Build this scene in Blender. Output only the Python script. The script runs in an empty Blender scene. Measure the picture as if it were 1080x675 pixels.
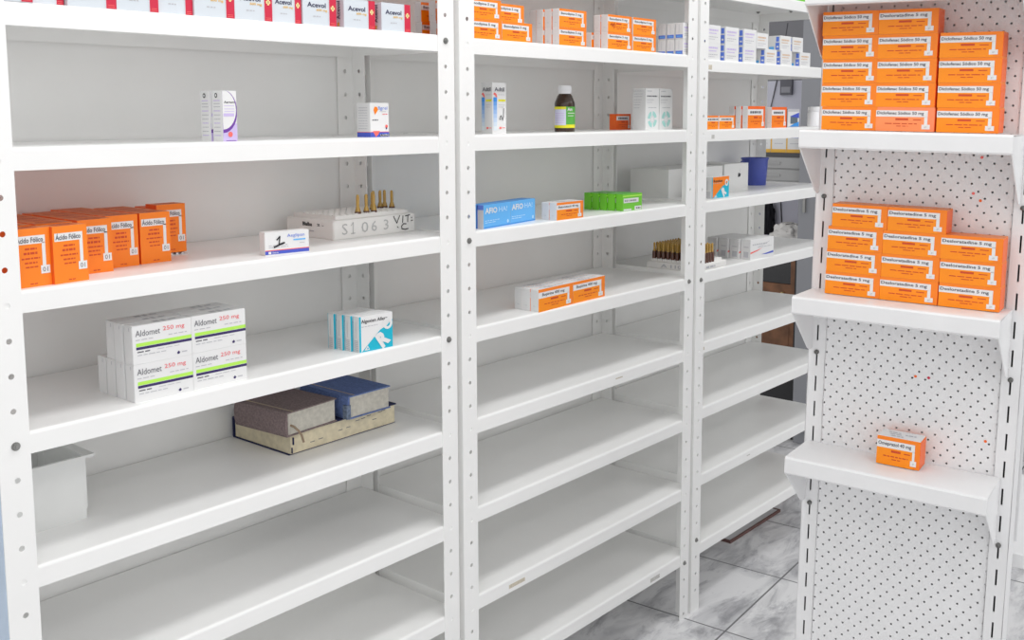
import bpy, math, random
from mathutils import Matrix, Vector
random.seed(7)
C = bpy.context.scene.collection
PI = math.pi

# ------------------------------------------------------------------ materials
MATS = {}
def nt(m):
    m.use_nodes = True
    return m.node_tree, m.node_tree.nodes['Principled BSDF']
def mat(name, col, rough=0.5, spec=0.5, metal=0.0, trans=0.0, emit=0.0, var=0.0, scale=40.0, bump=0.0):
    if name in MATS: return MATS[name]
    m = bpy.data.materials.new(name); t, b = nt(m)
    b.inputs['Base Color'].default_value = (*col, 1); b.inputs['Roughness'].default_value = rough
    b.inputs['Specular IOR Level'].default_value = spec; b.inputs['Metallic'].default_value = metal
    b.inputs['Transmission Weight'].default_value = trans
    if var or bump:
        tc = t.nodes.new('ShaderNodeTexCoord'); n = t.nodes.new('ShaderNodeTexNoise')
        n.inputs['Scale'].default_value = scale; n.inputs['Detail'].default_value = 4
        t.links.new(tc.outputs['Object'], n.inputs['Vector'])
        if var:
            r = t.nodes.new('ShaderNodeMapRange'); r.inputs['From Min'].default_value = .3; r.inputs['From Max'].default_value = .7
            r.inputs['To Min'].default_value = 1 - var; r.inputs['To Max'].default_value = 1 + var
            mx = t.nodes.new('ShaderNodeVectorMath'); mx.operation = 'SCALE'; mx.inputs[0].default_value = col
            t.links.new(n.outputs['Fac'], r.inputs['Value']); t.links.new(r.outputs['Result'], mx.inputs['Scale'])
            t.links.new(mx.outputs['Vector'], b.inputs['Base Color'])
        if bump:
            bp = t.nodes.new('ShaderNodeBump'); bp.inputs['Strength'].default_value = bump; bp.inputs['Distance'].default_value = .002
            t.links.new(n.outputs['Fac'], bp.inputs['Height']); t.links.new(bp.outputs['Normal'], b.inputs['Normal'])
    MATS[name] = m
    return m
PAINT = mat('white_enamel_steel', (.90, .90, .89), .33, .5, var=.012, scale=9)
PANELW = mat('white_back_panel', (.88, .88, .87), .5, .4, var=.02, scale=6)
GOND = mat('white_gondola_steel', (.82, .82, .825), .4, .45, var=.02, scale=14)
STEEL = mat('zinc_bolt', (.30, .30, .29), .4, .5, metal=.6)
DARK = mat('slot_backing', (.16, .16, .17), .8)
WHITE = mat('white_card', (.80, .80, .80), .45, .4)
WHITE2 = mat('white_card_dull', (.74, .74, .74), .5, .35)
ORANGE = mat('orange_print', (.96, .235, .012), .4, .4)
ORANGE2 = mat('amber_orange_print', (1.0, .29, .004), .4, .4)
ORANGE3 = mat('orange_red_print', (.93, .15, .02), .4, .4)
ORTOP = mat('dull_orange_print', (.80, .24, .07), .45, .4, var=.10, scale=120)
GREYTXT = mat('grey_ink', (.13, .13, .15), .5)
LGREY = mat('pale_grey_ink', (.52, .52, .55), .5)
REDTXT = mat('red_ink', (.62, .06, .01), .5)
BLACK = mat('black_ink', (.015, .015, .02), .5)
CRIM = mat('crimson_print', (.62, .02, .06), .35, .4)
CREAM = mat('cream_print', (.95, .75, .35), .4)
ACW = mat('cool_white_card', (.66, .71, .76), .4, .4)
NAVYTXT = mat('navy_ink', (.03, .03, .09), .5)
LIME = mat('lime_print', (.48, .88, .10), .4)
NAVY = mat('deep_violet_print', (.035, .02, .12), .4)
REDPINK = mat('pink_red_ink', (.85, .12, .14), .5)
TEAL = mat('turquoise_print', (.0, .47, .64), .4)
TEALP = mat('pale_teal_print', (.38, .68, .64), .45)
SKY = mat('sky_blue_print', (.13, .47, .90), .4)
SKY2 = mat('mid_blue_print', (.05, .30, .75), .4)
BLUE = mat('royal_blue_print', (.06, .10, .55), .4)
BLUE2 = mat('soft_blue_print', (.12, .22, .72), .4)
GREEN = mat('bright_green_print', (.16, .56, .03), .4)
GREEN2 = mat('leaf_green_print', (.10, .42, .06), .4)
LILAC = mat('lilac_print', (.60, .50, .80), .4)
PURPLE = mat('purple_print', (.16, .04, .36), .4)
CORAL = mat('coral_print', (.90, .16, .14), .4)
YELLOW = mat('yellow_print', (.85, .80, .02), .4)
GOLD = mat('gold_print', (.80, .45, .05), .45)
FOAM = mat('white_foam', (.83, .82, .80), .8, .2, bump=.25, scale=300)
GLASSB = mat('brown_bottle_glass', (.045, .022, .012), .08, .6)
AMBER = mat('amber_ampoule_glass', (.62, .38, .08), .1, .6, trans=.25)
AMBERD = mat('dark_amber_liquid', (.10, .035, .02), .12, .6)
CAPW = mat('white_plastic', (.85, .85, .87), .35)
BINW = mat('off_white_plastic', (.78, .79, .78), .45, var=.03, scale=12)
BINB = mat('blue_plastic', (.07, .10, .42), .4)
NAVYCL = mat('navy_cloth_cover', (.025, .03, .085), .75, .2, bump=.3, scale=500)
BROWNCL = mat('brown_grey_cloth_cover', (.215, .165, .165), .8, .2, var=.25, scale=260, bump=.3)
BLUECL = mat('faded_blue_cloth_cover', (.13, .19, .40), .8, .2, var=.2, scale=220, bump=.3)
PAGEC = mat('cream_page_edges', (.70, .63, .46), .8, .2, var=.10, scale=90)
PAGEG = mat('grey_page_edges', (.54, .52, .46), .8, .2, var=.12, scale=120)
WOOD = mat('brown_wood', (.17, .075, .035), .5, .4, var=.35, scale=18)
BLKG = mat('black_glass', (.012, .012, .014), .15, .6)
LOCK = mat('grey_steel_paint', (.26, .265, .285), .5, .4)
LILW = mat('pale_lilac_steel', (.52, .52, .60), .5, .4)
DRAWG = mat('light_grey_plastic', (.36, .36, .36), .5)
BLKP = mat('black_plastic', (.02, .02, .022), .6)
BLKC = mat('black_cloth', (.012, .012, .016), .85, .2, bump=.5, scale=60)
REFL = mat('pale_blue_reflection', (.56, .68, .84), .35, var=.12, scale=8)  # blue reflected light put into the colour
BAG = mat('crinkled_clear_plastic', (.72, .70, .68), .25, .6, trans=.15)
RESID = mat('paper_residue', (.60, .54, .44), .7, var=.2, scale=200)
RESIDG = mat('grey_paper_residue', (.55, .54, .52), .7, var=.2, scale=200)

def floor_mat():
    m = bpy.data.materials.new('grey_veined_marble_tile'); t, b = nt(m); N = t.nodes; L = t.links
    tc = N.new('ShaderNodeTexCoord')
    br = N.new('ShaderNodeTexBrick'); br.offset = 0; br.squash = 1
    br.inputs['Scale'].default_value = 1; br.inputs['Brick Width'].default_value = .4; br.inputs['Row Height'].default_value = .4
    br.inputs['Mortar Size'].default_value = .0028; br.inputs['Mortar Smooth'].default_value = .1
    br.inputs['Color1'].default_value = (1, 1, 1, 1); br.inputs['Color2'].default_value = (.93, .93, .93, 1); br.inputs['Mortar'].default_value = (.0, .0, .0, 1)
    L.new(tc.outputs['Object'], br.inputs['Vector'])
    mp = N.new('ShaderNodeMapping'); mp.inputs['Rotation'].default_value = (0, 0, .7); mp.inputs['Scale'].default_value = (1, 2.4, 1)
    L.new(tc.outputs['Object'], mp.inputs['Vector'])
    n1 = N.new('ShaderNodeTexNoise'); n1.inputs['Scale'].default_value = 4.5; n1.inputs['Detail'].default_value = 9; n1.inputs['Distortion'].default_value = .9
    L.new(mp.outputs['Vector'], n1.inputs['Vector'])
    r1 = N.new('ShaderNodeValToRGB'); e = r1.color_ramp.elements
    e[0].position = .30; e[0].color = (.47, .47, .49, 1); e[1].position = .56; e[1].color = (.84, .84, .85, 1)
    L.new(n1.outputs['Fac'], r1.inputs['Fac'])
    n2 = N.new('ShaderNodeTexNoise'); n2.inputs['Scale'].default_value = 6; n2.inputs['Detail'].default_value = 10; n2.inputs['Roughness'].default_value = .7; n2.inputs['Distortion'].default_value = .6
    L.new(mp.outputs['Vector'], n2.inputs['Vector'])
    r2 = N.new('ShaderNodeValToRGB'); e = r2.color_ramp.elements
    e[0].position = .36; e[0].color = (.62, .62, .64, 1); e[1].position = .50; e[1].color = (1, 1, 1, 1)
    L.new(n2.outputs['Fac'], r2.inputs['Fac'])
    m1 = N.new('ShaderNodeMix'); m1.data_type = 'RGBA'; m1.blend_type = 'MULTIPLY'; m1.inputs['Factor'].default_value = 1
    L.new(r1.outputs['Color'], m1.inputs['A']); L.new(r2.outputs['Color'], m1.inputs['B'])
    m2 = N.new('ShaderNodeMix'); m2.data_type = 'RGBA'; m2.blend_type = 'MIX'
    L.new(br.outputs['Fac'], m2.inputs['Factor']); L.new(m1.outputs['Result'], m2.inputs['A']); m2.inputs['B'].default_value = (.17, .17, .18, 1)
    L.new(m2.outputs['Result'], b.inputs['Base Color'])
    b.inputs['Roughness'].default_value = .32
    return m

# ------------------------------------------------------------------ mesh builder
TXT = {}
def text_geom(s, bold=0.0):
    k = (s, bold)
    if k in TXT: return TXT[k]
    cu = bpy.data.curves.new('lettering', 'FONT'); cu.body = s; cu.size = 1; cu.resolution_u = 2; cu.offset = bold
    o = bpy.data.objects.new('lettering', cu); C.objects.link(o)
    dg = bpy.context.evaluated_depsgraph_get(); me = o.evaluated_get(dg).to_mesh()
    vs = [(v.co.x, v.co.y) for v in me.vertices]; fs = [tuple(p.vertices) for p in me.polygons]
    o.evaluated_get(dg).to_mesh_clear(); bpy.data.objects.remove(o); bpy.data.curves.remove(cu)
    x0 = min(v[0] for v in vs); x1 = max(v[0] for v in vs); y0 = min(v[1] for v in vs); y1 = max(v[1] for v in vs)
    vs = [((x - x0) / (x1 - x0), (y - y0) / (y1 - y0)) for x, y in vs]
    TXT[k] = (vs, fs); return TXT[k]

class MB:
    def __init__(s): s.v = []; s.f = []; s.m = []; s.mats = []
    def mi(s, m):
        if m not in s.mats: s.mats.append(m)
        return s.mats.index(m)
    def add(s, vs, fs, m, M=None):
        b = len(s.v); i = s.mi(m)
        for p in vs: s.v.append(tuple(M @ Vector(p)) if M else tuple(p))
        for f in fs: s.f.append(tuple(b + k for k in f)); s.m.append(i)
    def box(s, x0, x1, y0, y1, z0, z1, m, M=None):
        vs = [(x0, y0, z0), (x1, y0, z0), (x1, y1, z0), (x0, y1, z0), (x0, y0, z1), (x1, y0, z1), (x1, y1, z1), (x0, y1, z1)]
        ms = m if isinstance(m, (list, tuple)) else [m] * 6      # bottom, top, front, right, back, left
        for f, mm in zip([(0, 3, 2, 1), (4, 5, 6, 7), (0, 1, 5, 4), (1, 2, 6, 5), (2, 3, 7, 6), (3, 0, 4, 7)], ms): s.add(vs, [f], mm, M) if len(set(ms)) > 1 else None
        if len(set(ms)) == 1: s.add(vs, [(0, 3, 2, 1), (4, 5, 6, 7), (0, 1, 5, 4), (1, 2, 6, 5), (2, 3, 7, 6), (3, 0, 4, 7)], ms[0], M)
    def hexa(s, p, m):   # eight corners: bottom ring then top ring
        s.add(p, [(0, 3, 2, 1), (4, 5, 6, 7), (0, 1, 5, 4), (1, 2, 6, 5), (2, 3, 7, 6), (3, 0, 4, 7)], m)
    def lathe(s, prof, m, n=24, cx=0, cy=0, cap=True):
        vs = []; fs = []
        for r, z in prof:
            for k in range(n): a = 2 * PI * k / n; vs.append((cx + r * math.cos(a), cy + r * math.sin(a), z))
        for i in range(len(prof) - 1):
            for k in range(n): a = i * n + k; b = i * n + (k + 1) % n; fs.append((a, b, b + n, a + n))
        if cap: fs.append(tuple(reversed(range(n)))); fs.append(tuple(range((len(prof) - 1) * n, len(prof) * n)))
        s.add(vs, fs, m)
    def tube(s, pts, r, m, n=8):
        vs = []; fs = []; P = [Vector(p) for p in pts]
        for i, p in enumerate(P):
            d = (P[min(i + 1, len(P) - 1)] - P[max(i - 1, 0)]).normalized()
            a = d.orthogonal().normalized() if abs(d.z) > .99 else d.cross(Vector((0, 0, 1))).normalized(); b = d.cross(a)
            for k in range(n): t = 2 * PI * k / n; vs.append(tuple(p + a * r * math.cos(t) + b * r * math.sin(t)))
        for i in range(len(P) - 1):
            for k in range(n): a = i * n + k; b = i * n + (k + 1) % n; fs.append((a, b, b + n, a + n))
        fs.append(tuple(reversed(range(n)))); fs.append(tuple(range((len(P) - 1) * n, len(P) * n)))
        s.add(vs, fs, m)
    def build(s, name, parent=None, smooth=False, bevel=0, loc=None, rz=0):
        me = bpy.data.meshes.new(name); me.from_pydata(s.v, [], s.f)
        for m in s.mats: me.materials.append(m)
        me.polygons.foreach_set('material_index', s.m)
        if smooth:
            me.polygons.foreach_set('use_smooth', [True] * len(s.f)); me.set_sharp_from_angle(angle=math.radians(40))
        me.update()
        o = bpy.data.objects.new(name, me); C.objects.link(o)
        if bevel:
            b = o.modifiers.new('edge', 'BEVEL'); b.width = bevel; b.segments = 2; b.limit_method = 'ANGLE'
        if parent: o.parent = parent
        if loc: o.location = loc
        if rz: o.rotation_euler.z = rz
        return o
def tag(o, label, cat, group=None, kind=None):
    if len(label.split()) > 16: print('LONG', len(label.split()), label)
    o['label'] = label; o['category'] = cat
    if group: o['group'] = group
    if kind: o['kind'] = kind
    return o
def structure(o): o['kind'] = 'structure'; return o
def empty(name, loc=(0, 0, 0), rz=0):
    o = bpy.data.objects.new(name, None); C.objects.link(o); o.location = loc; o.rotation_euler.z = rz; o.empty_display_size = .05
    return o
def dup(root, parent=None):
    c = root.copy(); C.objects.link(c)
    if parent: c.parent = parent
    for ch in list(root.children):
        d = ch.copy(); C.objects.link(d); d.parent = c
        for g in list(ch.children):
            h = g.copy(); C.objects.link(h); h.parent = d
    return c

def perforated(mb, m, cells, thick, M, slot=False, n=16, back=True):
    """cells: (x0,x1,z0,z1,hx,hz,r or (hw,hh)); plate in local XZ, front at y=0, holes punched through to y=thick"""
    for x0, x1, z0, z1, hx, hz, r in cells:
        if isinstance(r, tuple):
            outer = [(x0, z0), (x1, z0), (x1, z1), (x0, z1)]
            inner = [(hx - r[0], hz - r[1]), (hx + r[0], hz - r[1]), (hx + r[0], hz + r[1]), (hx - r[0], hz + r[1])]
        else:
            q = n // 4; outer = []
            cs = [(x0, z0), (x1, z0), (x1, z1), (x0, z1)]
            for i in range(4):
                a, b = cs[i], cs[(i + 1) % 4]
                for k in range(q): t = k / q; outer.append((a[0] + (b[0] - a[0]) * t, a[1] + (b[1] - a[1]) * t))
            inner = []
            for i in range(n):
                a = -3 * PI / 4 + 2 * PI * i / n; inner.append((hx + r * math.cos(a), hz + r * math.sin(a)))
        k = len(outer)
        vs = [(x, 0, z) for x, z in outer] + [(x, 0, z) for x, z in inner] + [(x, thick, z) for x, z in inner]
        fs = [(i, (i + 1) % k, k + (i + 1) % k, k + i) for i in range(k)] + [(k + i, k + (i + 1) % k, 2 * k + (i + 1) % k, 2 * k + i) for i in range(k)]
        if back:
            vs += [(x, thick, z) for x, z in outer]
            fs += [(3 * k + i, 2 * k + i, 2 * k + (i + 1) % k, 3 * k + (i + 1) % k) for i in range(k)]
        mb.add(vs, fs, m, M)
def strip_cells(x0, x1, z0, z1, hx, hz0, pitch, r):
    zs = []; z = hz0
    while z - pitch > z0 + pitch * .3: z -= pitch
    while z < z1 - pitch * .3: zs.append(z); z += pitch
    out = []
    for i, z in enumerate(zs):
        a = z0 if i == 0 else z - pitch / 2; b = z1 if i == len(zs) - 1 else z + pitch / 2
        out.append((x0, x1, a, b, hx, z, r))
    return out

# ------------------------------------------------------------------ setting
def plane(name, x0, x1, y0, y1, z0, z1, m):
    mb = MB(); mb.box(x0, x1, y0, y1, z0, z1, m); return structure(mb.build(name))
fl = MB(); fl.box(-5, 4.2, -5, 3.4, -.05, 0, floor_mat())
fo = structure(fl.build('floor')); fo.location = (2.229, -.095, 0); fo.rotation_euler.z = math.radians(4.4)
WALLM = mat('grey_wall_paint', (.62, .62, .61), .7, .3, var=.02, scale=5)
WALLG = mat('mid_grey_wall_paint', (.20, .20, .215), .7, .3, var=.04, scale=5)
plane('wall_back', -1.6, 2.79, .40, .46, 0, 2.8, WALLM)
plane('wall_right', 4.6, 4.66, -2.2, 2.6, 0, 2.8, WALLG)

# ------------------------------------------------------------------ shelving units
U = .925; W = .92; D = .303; PITCH = .049676; LIP = .0309; FL = .044; HX = .0257
ZS = [[1.5634, 1.3662, 1.1681, .9667, .7680, .5683, .3720, .1785], [1.5623, 1.3670, 1.1692, .9681, .7721, .5772, .3811, .1905],
      [1.5544, 1.3653, 1.1709, .9765, .7774, .5896, .3957, .1940]]
HZ = {(0, 0): 1.2989, (0, 1): 1.6025, (1, 0): 1.5994, (1, 1): 1.605, (2, 0): 1.7012, (2, 1): 1.700}
BOLTS = {(0, 0): [.950], (0, 1): [.954, 1.553], (1, 0): [1.151], (1, 1): [.958, .173], (2, 0): [.959, .187], (2, 1): [.959]}
TOPZ = 1.98
def make_post(unit, X0, side, rear):
    """L angle: flange in the face plane and flange running in depth, both punched; local mirror for the right side"""
    mb = MB(); hz = HZ[(unit, side)]
    xo = X0 + .005 if side == 0 else X0 + W - .005          # outer corner
    sx = 1 if side == 0 else -1
    yo = -.002 if not rear else D + .002
    sy = 1 if not rear else -1
    cells = strip_cells(0, FL, 0, TOPZ, HX - .005 + .003, hz, PITCH, .0042)
    A = Matrix(((sx, 0, 0, xo), (0, sy, 0, yo), (0, 0, 1, 0), (0, 0, 0, 1)))
    perforated(mb, PAINT, cells, .0016, A)
    cells = strip_cells(0, .040, 0, TOPZ, .022, hz, PITCH, .0042)
    B = Matrix(((0, sx, 0, xo), (sy, 0, 0, yo), (0, 0, 1, 0), (0, 0, 0, 1)))
    perforated(mb, PAINT, cells, .0016, B)
    # cut edges of the sheet
    mb.add([(xo + sx * FL, yo, 0), (xo + sx * FL, yo + sy * .0016, 0), (xo + sx * FL, yo + sy * .0016, TOPZ), (xo + sx * FL, yo, TOPZ)], [(0, 1, 2, 3)], PAINT)
    mb.add([(xo, yo + sy * .04, 0), (xo + sx * .0016, yo + sy * .04, 0), (xo + sx * .0016, yo + sy * .04, TOPZ), (xo, yo + sy * .04, TOPZ)], [(0, 1, 2, 3)], PAINT)
    return mb, xo, sx, yo, sy
def bolt(parent, x, y, z, axis):
    mb = MB(); n = 6
    Rm = {'-y': Matrix.Rotation(PI / 2, 4, 'X'), '-x': Matrix.Rotation(-PI / 2, 4, 'Y'), '-z': Matrix.Rotation(PI, 4, 'X')}[axis]
    def disc(r, h0, h1, n):
        vs = [(r * math.cos(2 * PI * k / n), r * math.sin(2 * PI * k / n), h) for h in (h0, h1) for k in range(n)]
        mb.add(vs, [(k, (k + 1) % n, n + (k + 1) % n, n + k) for k in range(n)] + [tuple(range(n, 2 * n))], STEEL, Matrix.Translation((x, y, z)) @ Rm)
    disc(.0062, -.002, .0008, 16); disc(.0047, .0008, .0034, 6); disc(.0024, .0034, .0050, 10)
    return mb.build('bolt', parent)
def shelf_mesh(x0, x1, z):
    mb = MB(); y0, y1 = .0002, D - .0022
    prof = [(y1, z - .030), (y1, z), (y0 + .0045, z), (y0 + .0022, z - .0005), (y0 + .0007, z - .0018), (y0, z - .004), (y0, z - LIP), (y0 + .014, z - LIP)]
    vs = []; fs = []
    for (y, zz) in prof: vs += [(x0, y, zz), (x1, y, zz)]
    for i in range(len(prof) - 1): a = 2 * i; fs.append((a, a + 1, a + 3, a + 2))
    mb.add(vs, fs, PAINT)
    for x in (x0, x1):
        mb.add([(x, y0 + .004, z), (x, y1, z), (x, y1, z - .028), (x, y0 + .004, z - .028)], [(0, 1, 2, 3)], PAINT)
    return mb
def make_unit(u, label):
    X0 = u * U
    root = empty('steel_shelving_unit', (X0, 0, 0)); tag(root, label, 'shelving unit', 'white steel shelving units along the wall')
    inv = Matrix.Translation((-X0, 0, 0))
    def fin(o): o.data.transform(inv); return o
    for side in (0, 1):
        for rear in (False, True):
            mb, xo, sx, yo, sy = make_post(u, X0, side, rear)
            p = fin(mb.build('post', root))
            if not rear:
                for bz in BOLTS[(u, side)]:
                    k = round((bz - HZ[(u, side)]) / PITCH); fin(bolt(p, xo + sx * (HX - .002), yo - .0005, HZ[(u, side)] + k * PITCH, '-y'))
            if u == 0 and side == 0 and not rear:
                f = MB(); f.box(X0 + .0040, X0 + .0049, .0005, .0375, .62, 1.0, REFL); fo_ = fin(f.build('blue_reflection', p)); fo_['label'] = 'pale blue reflection painted on the post side'  # thin added slab, coloured as a blue reflection on the flange
    zs = [ZS[u][0] + .1985] + ZS[u]
    for i, z in enumerate(zs):
        s = fin(shelf_mesh(X0 + .0075, X0 + W - .0075, z).build('shelf', root))
        sm = s.modifiers.new('sheet', 'SOLIDIFY'); sm.thickness = .0009; sm.offset = -1
        for bx in (X0 + .10, X0 + W - .10, X0 + W - .055):
            if i < 3: fin(bolt(s, bx, D - .045 if bx < X0 + W - .06 else .16, z - .0012, '-z'))
        for (un, si, x, w, h, m) in RES:
            if un == u and si == i - 1:
                q = MB(); q.box(x, x + w, -.0006, .0001, z - .0045 - h, z - .0045, m); fin(q.build('label_residue', s))
    bp = MB(); bp.box(X0 + .002, X0 + W - .002, D + .0042, D + .0052, .10, TOPZ, PANELW); fin(bp.build('back_panel', root))
    return root
RES = [(2, 0, 1.903, .018, .022, RESID), (2, 1, 1.925, .016, .020, RESIDG), (1, 6, 1.075, .055, .018, RESID), (1, 7, 1.648, .045, .020, RESIDG),
       (1, 4, 1.48, .03, .012, RESID), (2, 4, 1.885, .022, .018, RESID), (2, 6, 2.17, .02, .012, RESIDG)]
make_unit(0, 'white steel shelving unit at the left, with the books and the plastic bin')
make_unit(1, 'white steel shelving unit in the middle, with the brown bottle and green cartons')
make_unit(2, 'white steel shelving unit farthest away, partly hidden behind the perforated display stand')

# ------------------------------------------------------------------ cartons
class Carton(MB):
    """local frame: origin front bottom left, x right, y into depth, z up"""
    def __init__(s, w, d, h, base, **faces):
        MB.__init__(s); s.w, s.d, s.h = w, d, h
        g = lambda k: faces.get(k, base)
        s.box(0, w, 0, d, 0, h, [g('bottom'), g('top'), g('front'), g('right'), g('back'), g('left')])
        s.n = 0
    def dim(s, face): return {'front': (s.w, s.h), 'left': (s.d, s.h), 'right': (s.d, s.h), 'top': (s.w, s.d)}[face]
    def p(s, face, a, b, e):
        W_, H_ = s.dim(face); u = a * W_; v = b * H_
        if face == 'front': return (u, -e, v)
        if face == 'left': return (-e, s.d - u, v)
        if face == 'right': return (s.w + e, u, v)
        return (u, v, s.h + e)
    def rect(s, face, a0, b0, a1, b1, m, lev=1):
        e = .00018 * lev; s.add([s.p(face, a0, b0, e), s.p(face, a1, b0, e), s.p(face, a1, b1, e), s.p(face, a0, b1, e)], [(0, 1, 2, 3)], m)
    def poly(s, face, pts, m, lev=1):
        e = .00018 * lev; s.add([s.p(face, a, b, e) for a, b in pts], [tuple(range(len(pts)))], m)
    def text(s, face, st, a0, b0, a1, b1, m, lev=3, bold=0.0, rot=0, shear=0):
        vs, fs = text_geom(st, bold); e = .00018 * lev; out = []
        for x, y in vs:
            if rot == 1: x, y = 1 - y, x            # reads upward
            elif rot == -1: x, y = y, 1 - x
            b = b0 + (b1 - b0) * y + shear * x
            out.append(s.p(face, a0 + (a1 - a0) * x, b, e))
        s.add(out, fs, m)
    def lines(s, face, a0, a1, b, hgt, m, seed=1, lev=2):
        """a row of word-like strokes for print too small to read"""
        r = random.Random(seed); x = a0
        while x < a1 - .01:
            wd = min(a1 - x, r.uniform(.05, .14)); s.rect(face, x, b, x + wd, b + hgt, m, lev); x += wd + .022
    def stroke(s, face, pts, t, m, lev=4):
        W_, H_ = s.dim(face)
        for (a, b), (c, d) in zip(pts, pts[1:]):
            dx, dy = (c - a) * W_, (d - b) * H_; L = math.hypot(dx, dy) or 1; nx, ny = -dy / L * t / W_, dx / L * t / H_; ex, ey = dx / L * t * .6 / W_, dy / L * t * .6 / H_
            s.poly(face, [(a - ex + nx, b - ey + ny), (a - ex - nx, b - ey - ny), (c + ex - nx, d + ey - ny), (c + ex + nx, d + ey + ny)], m, lev)
    def ring(s, face, ca, cb, r0, r1, a0, a1, m, lev=3, n=16):
        W_, H_ = s.dim(face); pt = lambda r, t: (ca + r * math.cos(t) / W_, cb + r * math.sin(t) / H_)
        for i in range(n):
            t0 = a0 + (a1 - a0) * i / n; t1 = a0 + (a1 - a0) * (i + 1) / n
            s.poly(face, [pt(r0, t0), pt(r1, t0), pt(r1, t1), pt(r0, t1)] if r0 > 0 else [(ca, cb), pt(r1, t0), pt(r1, t1)], m, lev)
    def done(s, flap=None, flapmat=None, flap_face='left', name='medicine_box'):
        o = s.build(name)
        if flap:
            f = MB(); i = .0012
            if flap_face == 'left': f.box(-.0005, .0001, i, s.d - i, .0015, s.h - i * 2, flapmat)
            else: f.box(s.w - .0001, s.w + .0005, i, s.d - i, .0015, s.h - i * 2, flapmat)
            f.build('end_flap', o)
        return o
ORD = ['first', 'second', 'third', 'fourth', 'fifth', 'sixth', 'seventh', 'eighth', 'ninth', 'tenth', 'eleventh', 'twelfth']
class Stock:
    """first placement uses the prototype itself, later ones are copies"""
    def __init__(s, proto): s.p = proto; s.used = False
    def put(s, loc, label, cat='medicine box', group=None, rz=0, sc=None, M=None):
        o = dup(s.p) if s.used else s.p; s.used = True
        if M is not None: o.matrix_world = M @ Matrix.Translation(loc) @ Matrix.Rotation(rz, 4, 'Z')
        else: o.location = loc; o.rotation_euler.z = rz
        if sc: o.scale = sc
        return tag(o, label, cat, group)
Z = lambda u, s: ZS[u][s]
R = math.radians

# orange/white generic carton: orange face, white title strip that turns down to a small tag at the right
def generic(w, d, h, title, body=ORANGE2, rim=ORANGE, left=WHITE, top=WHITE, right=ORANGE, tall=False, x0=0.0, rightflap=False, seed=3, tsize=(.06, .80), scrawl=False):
    c = Carton(w, d, h, WHITE, front=rim, left=left, top=top, right=right, back=rim, bottom=WHITE)
    c.rect('front', x0, .0, .86, .60, body, 1)
    c.rect('front', x0, .60, .885, .865, WHITE, 2)
    c.rect('front', .83, .26, .885, .62, WHITE, 2)
    c.rect('front', .79, .10, .93, .29, WHITE, 3); c.text('front', 'gt', .84, .155, .885, .225, mat('tag_grey', (.45, .45, .47), .5), 4)
    if title: c.text('front', title, tsize[0] + x0, .655, tsize[1], .82, GREYTXT, 4, .022)
    else: c.lines('front', .12, .76, .68, .10, GREYTXT, seed, 4)
    c.rect('front', .34, .46, .56, .54, REDTXT, 3); c.rect('front', .64, .465, .78, .50, REDTXT, 3)
    c.lines('front', .16, .74, .30, .035, REDTXT, seed + 1, 3); c.lines('front', .36, .56, .20, .03, REDTXT, seed + 2, 3)
    if top is WHITE:
        for a0, a1, b in ((.18, .46, .62), (.24, .52, .40), (.58, .84, .50), (.30, .60, .18)): c.lines('top', a0, a1, b, .12, LGREY, int(a0 * 100), 2)
    if left is WHITE: c.lines('left', .35, .65, .25, .02, LGREY, 5, 5)
    if scrawl:
        c.stroke('front', [(.10, .40), (.16, .52), (.18, .36), (.26, .55), (.24, .20)], .0009, REDTXT, 6); c.stroke('front', [(.08, .42), (.32, .44)], .0007, REDTXT, 6)
    o = c.done(True, WHITE2 if left is WHITE else rim, 'right' if rightflap else 'left')
    if rightflap: o.children[0].data.materials[0] = ORANGE3
    return o

# --- shelving unit one, first visible shelf: white and crimson cartons
c = Carton(.073, .036, .052, ACW, top=CRIM, right=CRIM, back=CRIM)
c.rect('front', .77, 0, 1, 1, CRIM); c.rect('front', .77, 0, .785, 1, ACW, 2); c.rect('front', 0, 0, 1, .018, LGREY, 2)
c.text('front', 'Acevol', .13, .60, .68, .76, NAVYTXT, 3, .02); c.text('front', '600 mg', .40, .46, .72, .56, GOLD, 3, .015)
c.lines('front', .30, .52, .29, .035, LGREY, 4)
c.rect('front', .865, .52, .915, .70, CREAM, 3); c.rect('front', .83, .57, .95, .65, CREAM, 3); c.rect('front', .82, .06, .96, .075, CORAL, 3); c.rect('front', .82, .11, .96, .125, CORAL, 3)
c.text('left', 'Acevol', .46, .30, .72, .92, NAVYTXT, 3, .015, rot=1); c.rect('left', .5, .08, .66, .2, GOLD, 3)
ace = Stock(c.done(True, ACW, 'right')); ace.p.children[0].data.materials[0] = CRIM
front = [(.016, .001, 1), (.0895, .012, .66), (.1395, .004, 1), (.2130, .004, .92), (.2812, .008, .82), (.3415, .004, 1), (.4150, .004, 1), (.4885, .008, .85), (.5520, .005, 1), (.6425, .005, 1), (.7325, .006, 1)]
for i, (x, y, sx_) in enumerate(front):
    ace.put((x, y, Z(0, 0)), 'white and crimson box, ' + ORD[i] + ' from the left in the front row at top left', group='white and crimson boxes on the top left shelf', sc=None if sx_ == 1 else (sx_, 1, 1))
ace.put((.745, .050, Z(0, 0)), 'white and crimson box standing behind the rightmost front box at top left', group='white and crimson boxes on the top left shelf')

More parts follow.
